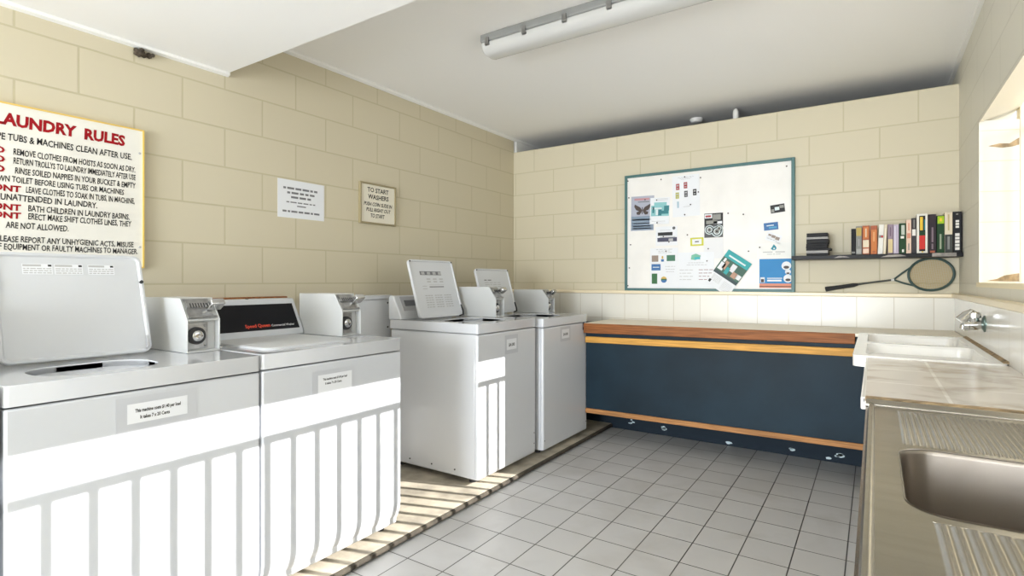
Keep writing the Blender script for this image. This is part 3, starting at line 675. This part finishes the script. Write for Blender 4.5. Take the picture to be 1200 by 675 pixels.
# tilted magazine that hangs over the frame
tq = flat('turquoise cover print', (.015,.32,.33)); pine = flat('pine photo print', (.03,.10,.07)); skin = flat('warm photo print', (.42,.25,.17)); wht = flat('white photo print', (.68,.70,.72)); dk = flat('dark banner print', (.02,.045,.05))
def d_mag(bm, o, U, V, W, H):
    Q(bm, o, U, V, W, H, (0,.80,1,1,1,1), (.15,.86,.85,.90,6,2), (0,.42,1,.80,2,1), (0,.34,1,.42,5,1), (.05,.46,.25,.66,4,2), (.18,.52,.32,.74,3,2), (.34,.44,.48,.62,1,2), (.45,.56,.64,.76,4,2), (.62,.45,.82,.60,3,2), (.70,.62,.95,.78,2,2), (.80,.48,.98,.60,4,2), (.08,.68,.16,.78,4,2), (.05,.06,.14,.14,7,1))
    for q in range(6): strokes(bm, o, U, V, .08*W, (.14+.03*q)*H, .45*W, .010*H, 8, .0004, 4); strokes(bm, o, U, V, .55*W, (.06+.04*q)*H, .92*W, .010*H, 8, .0004, 4)
_y = bpy.data.objects
mg = sheet('magazine', 'tilted turquoise magazine with pine and face photos over the board frame', 1.827, 1.1165, 2.023, 1.4095, [paper, tq, pine, skin, wht, dk, palep, ink, ink_faint], d_mag, R(-35), 'magazine', 9)
sky = flat('bright blue print', (.005,.19,.46)); coral = flat('coral print', (.62,.22,.13)); 
def d_blue(bm, o, U, V, W, H):
    Q(bm, o, U, V, W, H, (0,.17,1,1,1,1), (0,.08,1,.17,2,1), (0,.02,1,.06,2,1), (0,.055,1,.085,4,2), (.25,.24,.70,.30,3,2), (.25,.335,.72,.36,3,2), (.03,.20,.17,.38,3,2), (.05,.21,.15,.32,4,3))
    for cx, cy, r in ((.85,.76,.15),(.90,.56,.09),(.90,.34,.14)): disc(bm, o, U, V, cx*W, cy*H, r*W, 3, 2); disc(bm, o, U, V, cx*W, cy*H-.01, r*W*.6, 4, 3, 10, r*W*.35)
sheet('holiday_poster', 'bright blue poster with white circles in the lower board corner', 2.137, 1.150, 2.343, 1.362, [paper, sky, coral, wht, brownp], d_blue, 0, 'poster', 1)
sheet('business_card', 'black and white photo card high beside the board edge', 2.210, 1.690, 2.302, 1.748, [ink, palep, greyp], lambda bm,o,U,V,W,H: Q(bm,o,U,V,W,H,(.3,.3,.62,.7,1,1),(.65,.5,.95,.85,2,1),(.05,.1,.25,.5,2,1)), R(6), 'card', 0)
sheet('business_card', 'small blue card on the noticeboard above the tan lettered card', 2.166, 1.568, 2.260, 1.622, [bluep, palep, flat('sky card print', (.06,.3,.5))], lambda bm,o,U,V,W,H: Q(bm,o,U,V,W,H,(.2,.55,.7,.68,1,1),(.35,.2,.9,.42,2,1)), R(4), 'card', 0)
sheet('business_card', 'white card with tan lettering tilted on the noticeboard', 2.180, 1.483, 2.280, 1.545, [paper, tanp, ink_faint], lambda bm,o,U,V,W,H: (Q(bm,o,U,V,W,H,(.10,.55,.32,.75,1,1),(.34,.45,.60,.75,1,1),(.62,.35,.9,.7,1,1)), strokes(bm,o,U,V,.1*W,.2*H,.8*W,.06*H,2,.0004,4)), R(-22), 'card', 0)
def d_drop(bm, o, U, V, W, H):
    poly(bm, o, U, V, [(.5*W+a*W, b*H) for a, b in ((0,.92),(.07,.74),(.08,.62),(.04,.54),(-.04,.54),(-.09,.62),(-.05,.74))], 1, .0003); Q(bm, o, U, V, W, H, (.49,.60,.53,.68,0,2))
    strokes(bm, o, U, V, .18*W, .38*H, .82*W, .06*H, 2, .0004, 2); strokes(bm, o, U, V, .3*W, .25*H, .7*W, .04*H, 2, .0004, 3)
sheet('water_notice', 'white slip with a teal water drop above the bright blue poster', 2.12, 1.366, 2.343, 1.475, [flat('off white slip', (.75,.745,.72)), flat('teal drop print', (.0,.20,.27)), ink_faint], d_drop, 0, 'paper', 0)
pins = [(250,115),(372,101),(447,104),(437,171),(400,230),(372,278),(567,270),(628,275),(784,55),(56,128),(62,206),(160,212),(226,212),(228,318),(292,407),(262,382),(385,372),(276,450),(690,428),(648,446),(482,436),(56,615),(72,424),(476,493),(45,180),(65,532)]
random.seed(3)
for a, b in pins:
    x = 1.118+(a-40)/(808-40)*1.242 if 0 else None
    # spots spread over the board face
    u = (a-40)/768; x = 1.118 + 1.242*((u*.842)/(1-.158*u)*1.0)
    vt = 108-(a-40)*.117; vb = 635-(a-40)*.006; z = 2.064-(b-vt)/(vb-vt)*.934
    bm = new(); lathe(bm, (x, -.0165, z), (0,-1,0), [(0,.004),(.005,.0035),(.007,.0055),(.009,.0045)], 10)
    tag(finish('drawing_pin', bm, brownp), 'small dark drawing pin stuck in the white noticeboard', 'pin', 'drawing pins in the noticeboard')

# ------------------------------------------------------------------ black shelf with books and discs
SZ = 1.372
root = thing('wall_shelf', 'long black shelf on the back wall holding books', 'shelf', (2.81, -.10, 1.345))
bx('shelf_board', (2.366,-.205,1.346), (3.258,-.001,SZ), black_shelf, root, .002)
bm = new(); quad(bm, (0,-.2052,0), (1,0,0), (0,0,1), 3.115, 1.349, 3.228, 1.370); poly(bm, (0,-.2052,0), (1,0,0), (0,0,1), [(2.61,1.352),(2.64,1.366),(2.68,1.362),(2.70,1.353),(2.66,1.356)]); poly(bm, (0,-.2052,0), (1,0,0), (0,0,1), [(2.86,1.352),(2.90,1.365),(2.96,1.367),(2.99,1.356),(2.93,1.352)])
finish('worn_edge', bm, mat('scuffed grey brown edge', (.22,.19,.16), .4, noise=.5, nscale=30), root, recalc=False)
def book(label, x0, x1, h, cov, bands, lean=0., d=.125, group='books on the black shelf', text=None, y=-.178):
    """upright book, spine to the room; bands (z0,z1,material index) printed on the spine"""
    mats = [cov, mat('page edges', (.70,.62,.46), .8)]+[b[2] for b in bands]
    w = x1-x0; ang = lean
    root = thing('book', label, 'book', (x0+w/2, y+d/2, SZ), group)
    def Rm(bm):
        M = Matrix.Rotation(ang, 4, 'Y')
        for v in bm.verts: v.co = M @ v.co + Vector((x0, y, SZ))
        dz = min(v.co.z for v in bm.verts)-SZ
        for v in bm.verts: v.co.z -= dz
    bm = new(); t = .0022
    prism = [(t,d),(t,t*1.5),(w-t,t*1.5),(w-t,d),(w,d),(w,t),(w-t,0),(t,0),(0,t),(0,d)]
    loft(bm, [[(p[0],p[1],0) for p in prism], [(p[0],p[1],h) for p in prism]])
    for i, (z0, z1, m, *uu) in enumerate(bands):
        u0, u1 = uu if uu else (.08, .92)
        q_ = -.0004*(i+1); bm.faces.new([bm.verts.new(p) for p in ((w*u0,q_,h*z0),(w*u1,q_,h*z0),(w*u1,q_,h*z1),(w*u0,q_,h*z1))]).material_index = 2+i
    Rm(bm); finish('cover', bm, mats, root, smooth=False)
    bm = new(); box(bm, (t,t*2,.003), (w-t,d-.004,h-.004)); Rm(bm); finish('pages', bm, mats[1], root)
F = lambda n, c: mat(n, c, .6, spec=.2)
cream_b = F('cream book print', (.66,.58,.44)); white_b = F('white book print', (.72,.70,.66)); blk = F('black book cover', (.014,.014,.016)); grey_b = F('grey book print', (.22,.22,.21))
orange = F('orange book print', (.52,.18,.06)); rust = F('rust book cover', (.36,.11,.06)); purple = F('purple grey book print', (.26,.20,.25)); lilac = F('lilac book print', (.44,.38,.48)); dgreen = F('dark green book', (.015,.05,.02))
yellow = F('yellow book print', (.70,.48,.05)); redb = F('red book print', (.55,.035,.03)); lime = F('lime book print', (.32,.50,.02)); tealb = F('teal book print', (.02,.20,.22)); pink_b = F('pale pink book print', (.70,.52,.42))
book('plain black paperback at the near end of the upright books', 2.705, 2.729, .166, blk, [(.05,.12,grey_b)])
book('grey paperback with faded yellow spine top', 2.7305, 2.763, .180, grey_b, [(.66,.95,F('ochre book print',(.42,.32,.10))),(.05,.2,F('dim book print',(.32,.32,.31))),(.3,.55,F('dim book print',(.32,.32,.31)),.4,.6)])
book('rust paperback with pale lower spine', 2.7655, 2.803, .182, rust, [(.04,.2,pink_b),(.25,.5,cream_b),(.55,.95,orange,.15,.85),(.6,.9,cream_b,.42,.58)])
book('orange paperback with brown spine top', 2.8085, 2.844, .180, rust, [(.03,.86,orange,.1,.9),(.45,.78,F('pale orange print',(.66,.34,.16)),.38,.62),(.06,.12,rust,.3,.7)])
book('white leaning paperback with a dark band on its spine', 2.8455, 2.872, .184, white_b, [(.55,.64,grey_b),(.57,.62,redb,.5,.9)], R(2.5))
book('thin cream leaning paperback', 2.873, 2.888, .182, cream_b, [(.1,.9,F('pale cream print',(.72,.66,.55)),.3,.7)], R(2.5))
book('purple and cream paperback', 2.8975, 2.925, .183, purple, [(.04,.50,F('buff print',(.62,.50,.28))),(.6,.9,F('dark plum print',(.14,.10,.14)),.4,.6)])
book('lilac paperback with pale spine', 2.9265, 2.954, .180, lilac, [(.05,.95,F('pale lilac print',(.58,.53,.62)),.15,.45)])
book('dark green paperback with white blocks on its spine', 2.956, 2.990, .186, dgreen, [(.62,.94,F('pale green grey print',(.46,.50,.44)),.3,.8),(.50,.58,white_b,.2,.7),(.05,.14,white_b,.4,.7)])
book('pale pink paperback with red lettered spine', 2.991, 3.016, .206, pink_b, [(.45,.60,F('salmon print',(.58,.24,.16)),.15,.85),(.68,.9,F('salmon print',(.58,.24,.16)),.4,.62),(.1,.3,grey_b,.4,.6)])
book('dark slim paperback with a white flower on its spine', 3.0175, 3.040, .215, F('charcoal plum cover', (.05,.045,.05)), [(.5,.68,white_b,.1,.9),(.72,.95,grey_b,.4,.65)])
book('tall white hardback with red and yellow picture spine', 3.042, 3.096, .238, F('off white cover', (.70,.68,.62)), [(.05,.95,blk,.22,.78),(.10,.45,redb,.24,.76),(.45,.55,dgreen,.24,.76),(.58,.92,yellow,.30,.56),(.58,.85,tealb,.66,.77),(.02,.05,yellow,.45,.6)])
book('black hardback with dull purple lettering', 3.0985, 3.137, .232, F('black plum cover', (.03,.022,.028)), [(.28,.66,F('dull mauve print',(.20,.15,.18)),.40,.62),(.1,.24,F('dull mauve print',(.20,.15,.18)),.4,.6),(.0,.06,rust,.2,.8)])
book('dark green hardback with a lime circle on its spine', 3.1385, 3.174, .222, dgreen, [(.78,.98,lime,.1,.98),(.84,.93,yellow,.35,.7),(.1,.5,F('sage print',(.32,.36,.26)),.38,.62)])
book('half cream half black hardback', 3.1755, 3.212, .238, cream_b, [(.0,.45,F('slate black print',(.05,.055,.05)),.02,.98),(.08,.4,grey_b,.35,.65),(.55,.95,F('tan title print',(.48,.38,.2)),.40,.60)])
book('thick black hardback with large white letters, beside the window wall', 3.2135, 3.254, .240, blk,
     [(.06,.13,white_b,.25,.75),(.15,.21,white_b,.25,.75),(.23,.30,white_b,.25,.75),(.32,.38,white_b,.25,.75),(.40,.47,white_b,.25,.75),(.60,.65,white_b,.3,.7),(.67,.72,white_b,.3,.7),(.74,.79,white_b,.3,.7),(.92,.95,grey_b,.35,.6)])
# flat black cases stacked at the other end of the shelf
z = SZ
for i, (th, x0, x1, m, lab) in enumerate(((.016,2.452,2.590,'b','lowest black disc case of the stack, on the black shelf'),(.018,2.452,2.588,'g','grey disc case low in the stack, above the lowest black one'),
      (.015,2.450,2.604,'b','black disc case sticking out sideways above the grey case'),(.015,2.449,2.582,'b','black disc case third from the top of the stack'),(.015,2.450,2.585,'b','fourth black case from the stack bottom, just under a thick one'),
      (.030,2.452,2.590,'b','thick black case below the top grey case of the stack'),(.014,2.452,2.588,'g','grey disc case just below the topmost black case'),(.026,2.453,2.586,'b','topmost black case of the flat stack on the shelf'))):
    cov = blk if m == 'b' else F('grey case edge', (.36,.35,.34))
    bm = new(); x1 -= .012; box(bm, (x0,-.180,z), (x1,-.055,z+th-.0006)); 
    bm.faces.new([bm.verts.new(p) for p in ((x0+.004,-.1804,z+th*.45),(x1-.004,-.1804,z+th*.45),(x1-.004,-.1804,z+th*.52),(x0+.004,-.1804,z+th*.52))]).material_index = 1
    tag(finish('disc_case', bm, [cov, F('case seam', (.05,.05,.05))], bevel=.0012), lab, 'disc case', 'flat stack of disc cases on the shelf'); z += th
# racquet lying on the ledge against the wall
root = thing('tennis_racquet', 'old green grey racquet lying on the tiled ledge beneath the shelf', 'racquet', (2.88, -.03, 1.127))
cxr, czr, ra, rb, tilt = 3.121, 1.246, .113, .099, R(8)
yl = lambda z: -.034+.010*(z-1.13)/.2
T = lambda a, b: (cxr+a*math.cos(tilt)-b*math.sin(tilt), czr+a*math.sin(tilt)+b*math.cos(tilt))
bm = new(); pts = []
for i in range(40):
    t = 2*math.pi*i/40; x, z = T(ra*math.cos(t), rb*math.sin(t)); pts.append((x, yl(z), z))
tube(bm, pts, .0078, 8, closed=True); 
throat = (2.930, yl(1.212)-.002, 1.212)
for sgn in (1, -1):
    x, z = T(ra*math.cos(R(180-sgn*38)), rb*math.sin(R(180-sgn*38)))
    tube(bm, [(x, yl(z), z), ((x+throat[0])/2, yl(1.21), (z+1.212)/2+sgn*.003), throat], .0055, 8)
finish('racquet_frame', bm, mat('dull green lacquer', (.04,.075,.07), .35), root)
bm = new()
for i in range(-9, 10):
    u = i*.0113
    if abs(u) < ra*.97:
        q = rb*math.sqrt(1-(u/ra)**2); a, b = T(u,-q), T(u,q); cyl(bm, (a[0],yl(a[1]),a[1]), (b[0],yl(b[1]),b[1]), .0014, n=5)
    v = i*.0103
    if abs(v) < rb*.97:
        q = ra*math.sqrt(1-(v/rb)**2); a, b = T(-q,v), T(q,v); cyl(bm, (a[0],yl(a[1])-.001,a[1]), (b[0],yl(b[1])-.001,b[1]), .0014, n=5)
finish('strings', bm, flat('natural gut string', (.55,.43,.23)), root)
bm = new(); tube(bm, [throat, (2.82,-.036,1.196), (2.735,-.036,1.1815)], [.0065,.006,.007], 10); finish('shaft', bm, mat('dull dark lacquer', (.05,.055,.05), .4), root)
bm = new(); tube(bm, [(2.74,-.036,1.182), (2.715,-.036,1.177), (2.60,-.036,1.157), (2.556,-.036,1.149), (2.552,-.036,1.148)], [.007,.0125,.014,.0165,.014], 8); finish('grip', bm, mat('black grip tape', (.02,.02,.02), .8, bump=.3, bscale=150), root)
bm = new(); lathe(bm, throat, (-1,0,-.15), [(-.004,.008),(.012,.0085)], 10); finish('throat_collar', bm, flat('pale collar', (.6,.6,.58)), root)

# ------------------------------------------------------------------ ironing bench with blue front
root = thing('ironing_bench', 'long bench with navy front panel and varnished timber strips', 'bench', (1.87, -.26, .2))
def strip(name, x0, zt0, zb0, x1, zt1, zb1, y0, y1, m, bev=.003):
    bm = new(); loft(bm, [[(x0,y0,zb0),(x0,y1,zb0),(x0,y1,zt0),(x0,y0,zt0)], [(x1,y0,zb1),(x1,y1,zb1),(x1,y1,zt1),(x1,y0,zt1)]])
    return finish(name, bm, m, root, bev)
strip('benchtop', .99, .886, .866, 3.232, .9025, .8825, -.528, -.032, cream_top)
strip('edge_strip', .99, .884, .811, 2.735, .8975, .836, -.540, -.5285, wood_red)
strip('front_panel', .99, .868, .20, 2.84, .880, .22, -.495, -.480, navy, .001)
strip('upper_rail', .99, .782, .736, 2.738, .808, .760, -.512, -.496, wood_gold)
strip('lower_rail', .99, .235, .200, 2.82, .252, .217, -.508, -.493, wood_brown)
for x in (1.0, 1.87, 2.70):
    bx('support_bracket', (x,-.48,.22), (x+.03,-.09,.26), navy_dark, root)

# ------------------------------------------------------------------ double laundry tub
root = thing('laundry_tub', 'white double laundry tub with two basins in the corner', 'laundry tub', (3.0, -1.12, .0))
ty0, ty1, tx0, tx1, tz = -1.675, -.535, 2.755, 3.232, .905
h1 = rrect(2.80, ty0+.055, 3.19, -1.13, .05, 6); h2 = rrect(2.80, -1.075, 3.19, ty1-.055, .05, 6)
bm = new(); plate(bm, rrect(tx0, ty0, tx1, ty1, .03, 5), [h1, h2], tz-.045, tz)
finish('rim', bm, glaze, root, .014, seg=4, ang=50)
for hh in (h1, h2):
    c = (sum(p[0] for p in hh)/len(hh), sum(p[1] for p in hh)/len(hh))
    sc = lambda s: [(c[0]+(p[0]-c[0])*s, c[1]+(p[1]-c[1])*s) for p in hh]
    bm = new(); loft(bm, [[(p[0],p[1],z) for p in sc(s)] for s, z in ((1.0,tz-.012),(.97,tz-.06),(.86,tz-.27),(.80,tz-.30))], False, True)
    bs = finish('basin', bm, glaze, root)
    bm = new(); lathe(bm, (c[0],c[1],tz-.3005), (0,0,1), [(0,.03),(.003,.03),(.003,.02),(.001,.018)], 18); finish('drain', bm, chrome, bs)
bm = new(); loft(bm, [[(p[0],p[1],z) for p in rrect(tx0+a, ty0+.01+a, tx1-.005, ty1-a, .03, 5)] for a, z in ((.05,tz-.045),(.09,tz-.12),(.10,tz-.34))], True, True)
finish('tub_body', bm, glaze, root)
bx('stand', (2.83, ty0+.06, 0), (3.22, ty1-.06, tz-.34), flat('white cupboard paint', (.6,.6,.58)), root, .004)
bm = new(); prism_y(bm, [(3.220,.9045),(3.235,.9045),(3.236,.914),(3.229,.909)], ty0+.02, ty1); tag(finish('sealant_bead', bm, grime), 'dirty brown sealant bead along the tub and wall tiles', 'sealant')

# ------------------------------------------------------------------ tiled slab between tub and sink
root = thing('tiled_bench', 'stained white tiled bench top between the laundry tub and steel sink', 'bench', (3.02, -2.12, 0))
sy0, sy1, sx0 = -2.585, -1.68, 2.80
bx('tile_top', (sx0+.004, sy0, .886), (3.235, sy1, .900), slab_t, root, .002)
bx('substrate', (sx0+.012, sy0, .83), (3.235, sy1, .886), wood_brown, root, .002)
bx('edge_trim', (sx0, sy0, .868), (sx0+.012, sy1, .9005), glaze, root, .003)
bx('support_wall', (2.88, sy0+.05, 0), (3.22, sy1-.05, .83), cream_paint, root, .003)
bm = new(); box(bm, (sx0+.01, sy0-.026, .8945), (3.235, sy0+.006, .905))
finish('grout_joint', bm, grime, root, .003)
# ------------------------------------------------------------------ stainless sink bench
root = thing('sink_bench', 'stainless steel sink bench with fluted draining boards', 'sink', (3.03, -3.4, 0))
kx0, kx1, ky0, ky1, kz = 2.812, 3.235, -4.75, -2.622, .894
bowl = rrect(2.868, -3.375, 3.195, -3.03, .055, 8)
# openings for the two fluted boards
fl = [(2.875, -3.005, 3.20, -2.69), (2.893, -4.2, 3.20, -3.40)]
bm = new(); plate(bm, [(kx0+.012,ky0),(kx1,ky0),(kx1,ky1),(kx0+.012,ky1)], [bowl]+[[(a,b),(c,b),(c,d),(a,d)] for a,b,c,d in fl], kz-.003, kz)
finish('sink_top', bm, steel, root, ang=50)
for a,b,c,d in fl:
    bm = new(); n = int((c-a)/.0012); per = .0105 if b > -3.3 else .0155
    rows = []
    for i in range(n+1):
        x = a+(c-a)*i/n; hgt = .0048*(.5-.5*math.cos(2*math.pi*(x-a)/per)) if i not in (0,n) else 0
        rows.append([bm.verts.new((x, y, kz-.0002+(hgt if j not in (0,3) else 0))) for j, y in enumerate((b, b+.012, d-.012, d))])
    for r0, r1 in zip(rows, rows[1:]):
        for j in range(3): bm.faces.new((r0[j], r1[j], r1[j+1], r0[j+1]))
    finish('fluted_drainer', bm, steel, root, ang=180)
cb = (sum(p[0] for p in bowl)/len(bowl), sum(p[1] for p in bowl)/len(bowl))
sc = lambda s: [(cb[0]+(p[0]-cb[0])*s, cb[1]+(p[1]-cb[1])*s) for p in bowl]
bm = new(); loft(bm, [[(p[0],p[1],z) for p in sc(s)] for s, z in ((1.012,kz+.0015),(1.0,kz-.001),(.992,kz-.008),(.975,kz-.13),(.95,kz-.150),(.88,kz-.160))], False, True)
bo = finish('bowl', bm, steel_dark, root, ang=50)
bm = new(); lathe(bm, (cb[0],cb[1],kz-.1605), (0,0,1), [(0,.04),(.003,.04),(.004,.033),(.001,.028)], 24); finish('drain', bm, chrome, bo)
bm = new(); prism_y(bm, [(kx0,kz-.045),(kx0+.003,kz-.045),(kx0+.004,kz-.004),(kx0+.007,kz+.004),(kx0+.012,kz+.005),(kx0+.017,kz+.003),(kx0+.019,kz),(kx0+.012,kz-.003),(kx0+.006,kz-.003),(kx0,kz-.01)], ky0, ky1)
finish('front_lip', bm, steel, root)
bm = new(); prism_x(bm, [(ky1+.004,kz-.02),(ky1+.006,kz+.006),(ky1-.002,kz+.011),(ky1-.012,kz+.009),(ky1-.020,kz+.001),(ky1-.020,kz-.003)], kx0, kx1)
finish('end_upstand', bm, steel, root)
bx('timber_edge', (kx0-.0005, ky0, kz-.075), (kx0+.012, ky1, kz-.046), flat('olive painted edge', (.33,.31,.22)), root, .002)
bx('support_wall', (2.90, ky0, 0), (3.22, -3.5, kz-.18), cream_paint, root)
# ------------------------------------------------------------------ tap on the window wall
root = thing('wall_tap', 'chrome bib tap with lever handle on the tiled wall over the tub', 'tap', (3.2, -1.13, 1.0))
wy, wz = -1.135, 1.016
bm = new(); lathe(bm, (3.235,wy,wz), (-1,0,0), [(0,.036),(.004,.036),(.010,.026),(.012,.016)], 28); finish('wall_flange', bm, mat('oxidised green chrome', (.16,.22,.20), .35, metal=.8), root)
bm = new(); lathe(bm, (3.226,wy,wz-.004), (-1,0,-.05), [(0,.018),(.02,.023),(.045,.023),(.048,.027),(.064,.027),(.067,.018)], 20)
finish('tap_body', bm, chrome, root)
bm = new(); lathe(bm, (3.196,wy,wz+.006), (0,0,1), [(0,.018),(.018,.020),(.020,.027),(.040,.027),(.046,.014)], 20); finish('valve_bonnet', bm, chrome, root)
bm = new(); tube(bm, [(3.198,wy,wz+.040),(3.190,wy,wz+.046),(3.172,wy-.004,wz+.036),(3.150,wy-.008,wz+.010)], [.015,.019,.020,.023], 12); finish('lever_handle', bm, chrome, root)
bm = new(); tube(bm, [(3.166,wy,wz-.006),(3.160,wy,wz-.012),(3.158,wy,wz-.026)], [.012,.012,.011], 12); finish('spout', bm, chrome, root)

# ------------------------------------------------------------------ ceiling light and fittings above the back wall
root = thing('ceiling_light', 'long grey fluorescent batten light with frosted cover on the ceiling', 'ceiling light', (1.67, -1.835, 2.44))
lx0, lx1 = 1.045, 2.34
bm = new(); prism_x(bm, [(-1.915,ZC),(-1.755,ZC),(-1.755,2.503),(-1.765,2.497),(-1.905,2.497),(-1.915,2.503)], lx0, lx1); finish('tray', bm, lamp_tray, root, .004)
bm = new(); prism_x(bm, [(-1.912,2.497),(-1.908,2.470),(-1.890,2.450),(-1.860,2.441),(-1.810,2.441),(-1.780,2.450),(-1.762,2.470),(-1.758,2.497)], lx0+.004, lx1-.004); finish('diffuser', bm, diffuser_m, root, .006, seg=3)
for i in range(6):
    x = lx0+.035+.235*i
    bm = new(); prism_x(bm, [(-1.915,2.518),(-1.921,2.516),(-1.922,2.478),(-1.912,2.474),(-1.909,2.480),(-1.915,2.486)], x, x+.024); finish('clip', bm, worn_chrome, root)
bm = new(); lathe(bm, (1.606,.30,ZC), (0,0,-1), [(0,.05),(.012,.05),(.03,.04),(.036,.02)], 24); tag(finish('smoke_detector', bm, white_paint), 'small white round detector on the dark ceiling behind the wall', 'detector')
bm = new(); lathe(bm, (1.945,.135,1.2), (0,0,1), [(0,.021),(1.28,.021),(1.305,.018),(1.318,.010),(1.322,.003)], 16); tag(finish('vent_pipe', bm, white_paint), 'white round-topped pipe rising behind the back wall', 'pipe')
bm = new(); 

# ------------------------------------------------------------------ light
w = bpy.data.worlds.new('sky'); bpy.context.scene.world = w; w.use_nodes = True
bg = w.node_tree.nodes['Background']; bg.inputs['Color'].default_value = (.80,.90,1,1); bg.inputs['Strength'].default_value = 1.0
az, el = R(18.5), R(26.8)
sun = bpy.data.lights.new('sun', 'SUN'); sun.energy = 9.5; sun.angle = R(.22); sun.color = (1,.975,.94)
so = bpy.data.objects.new('sun', sun); C.objects.link(so)
d = Vector((-math.cos(el)*math.cos(az), -math.cos(el)*math.sin(az), -math.sin(el)))
so.rotation_euler = d.to_track_quat('-Z', 'Y').to_euler(); so.location = (8, 3, 5)
def area(name, loc, dirv, sx, sy, p, col=(1,1,1)):
    l = bpy.data.lights.new(name, 'AREA'); l.shape = 'RECTANGLE'; l.size = sx; l.size_y = sy; l.energy = p; l.color = col
    o = bpy.data.objects.new(name, l); C.objects.link(o); o.location = loc; o.rotation_euler = Vector(dirv).to_track_quat('-Z', 'Z').to_euler(); return o
area('window_daylight', (5.2, -1.98, 2.1), (-1,0,-.15), 4.0, 2.4, 55, (.95,.98,1))
area('doorway_fill', (1.6, YREAR-.3, 1.15), (0,1,.02), 2.2, 2.1, 330, (.90,.95,1))  # added fill lamp outside the made-up doorway, brightens the room from behind

# ------------------------------------------------------------------ camera
cd = bpy.data.cameras.new('camera'); cam = bpy.data.objects.new('camera', cd); C.objects.link(cam)
cd.sensor_width = 36; cd.lens = 640/1200*36; cd.shift_y = -8.5/1200; cd.clip_start = .02
cam.location = (2.8311, -4.2901, 1.206); cam.rotation_euler = (R(90), 0, R(33.6))
sc_ = bpy.context.scene; sc_.camera = cam
vs = sc_.view_settings; vs.view_transform = 'Standard'; vs.look = 'None'; vs.gamma = 1; vs.use_curve_mapping = False; vs.exposure = .34
sc_.cycles.max_bounces = 12; sc_.cycles.diffuse_bounces = 8; sc_.cycles.sample_clamp_indirect = 6
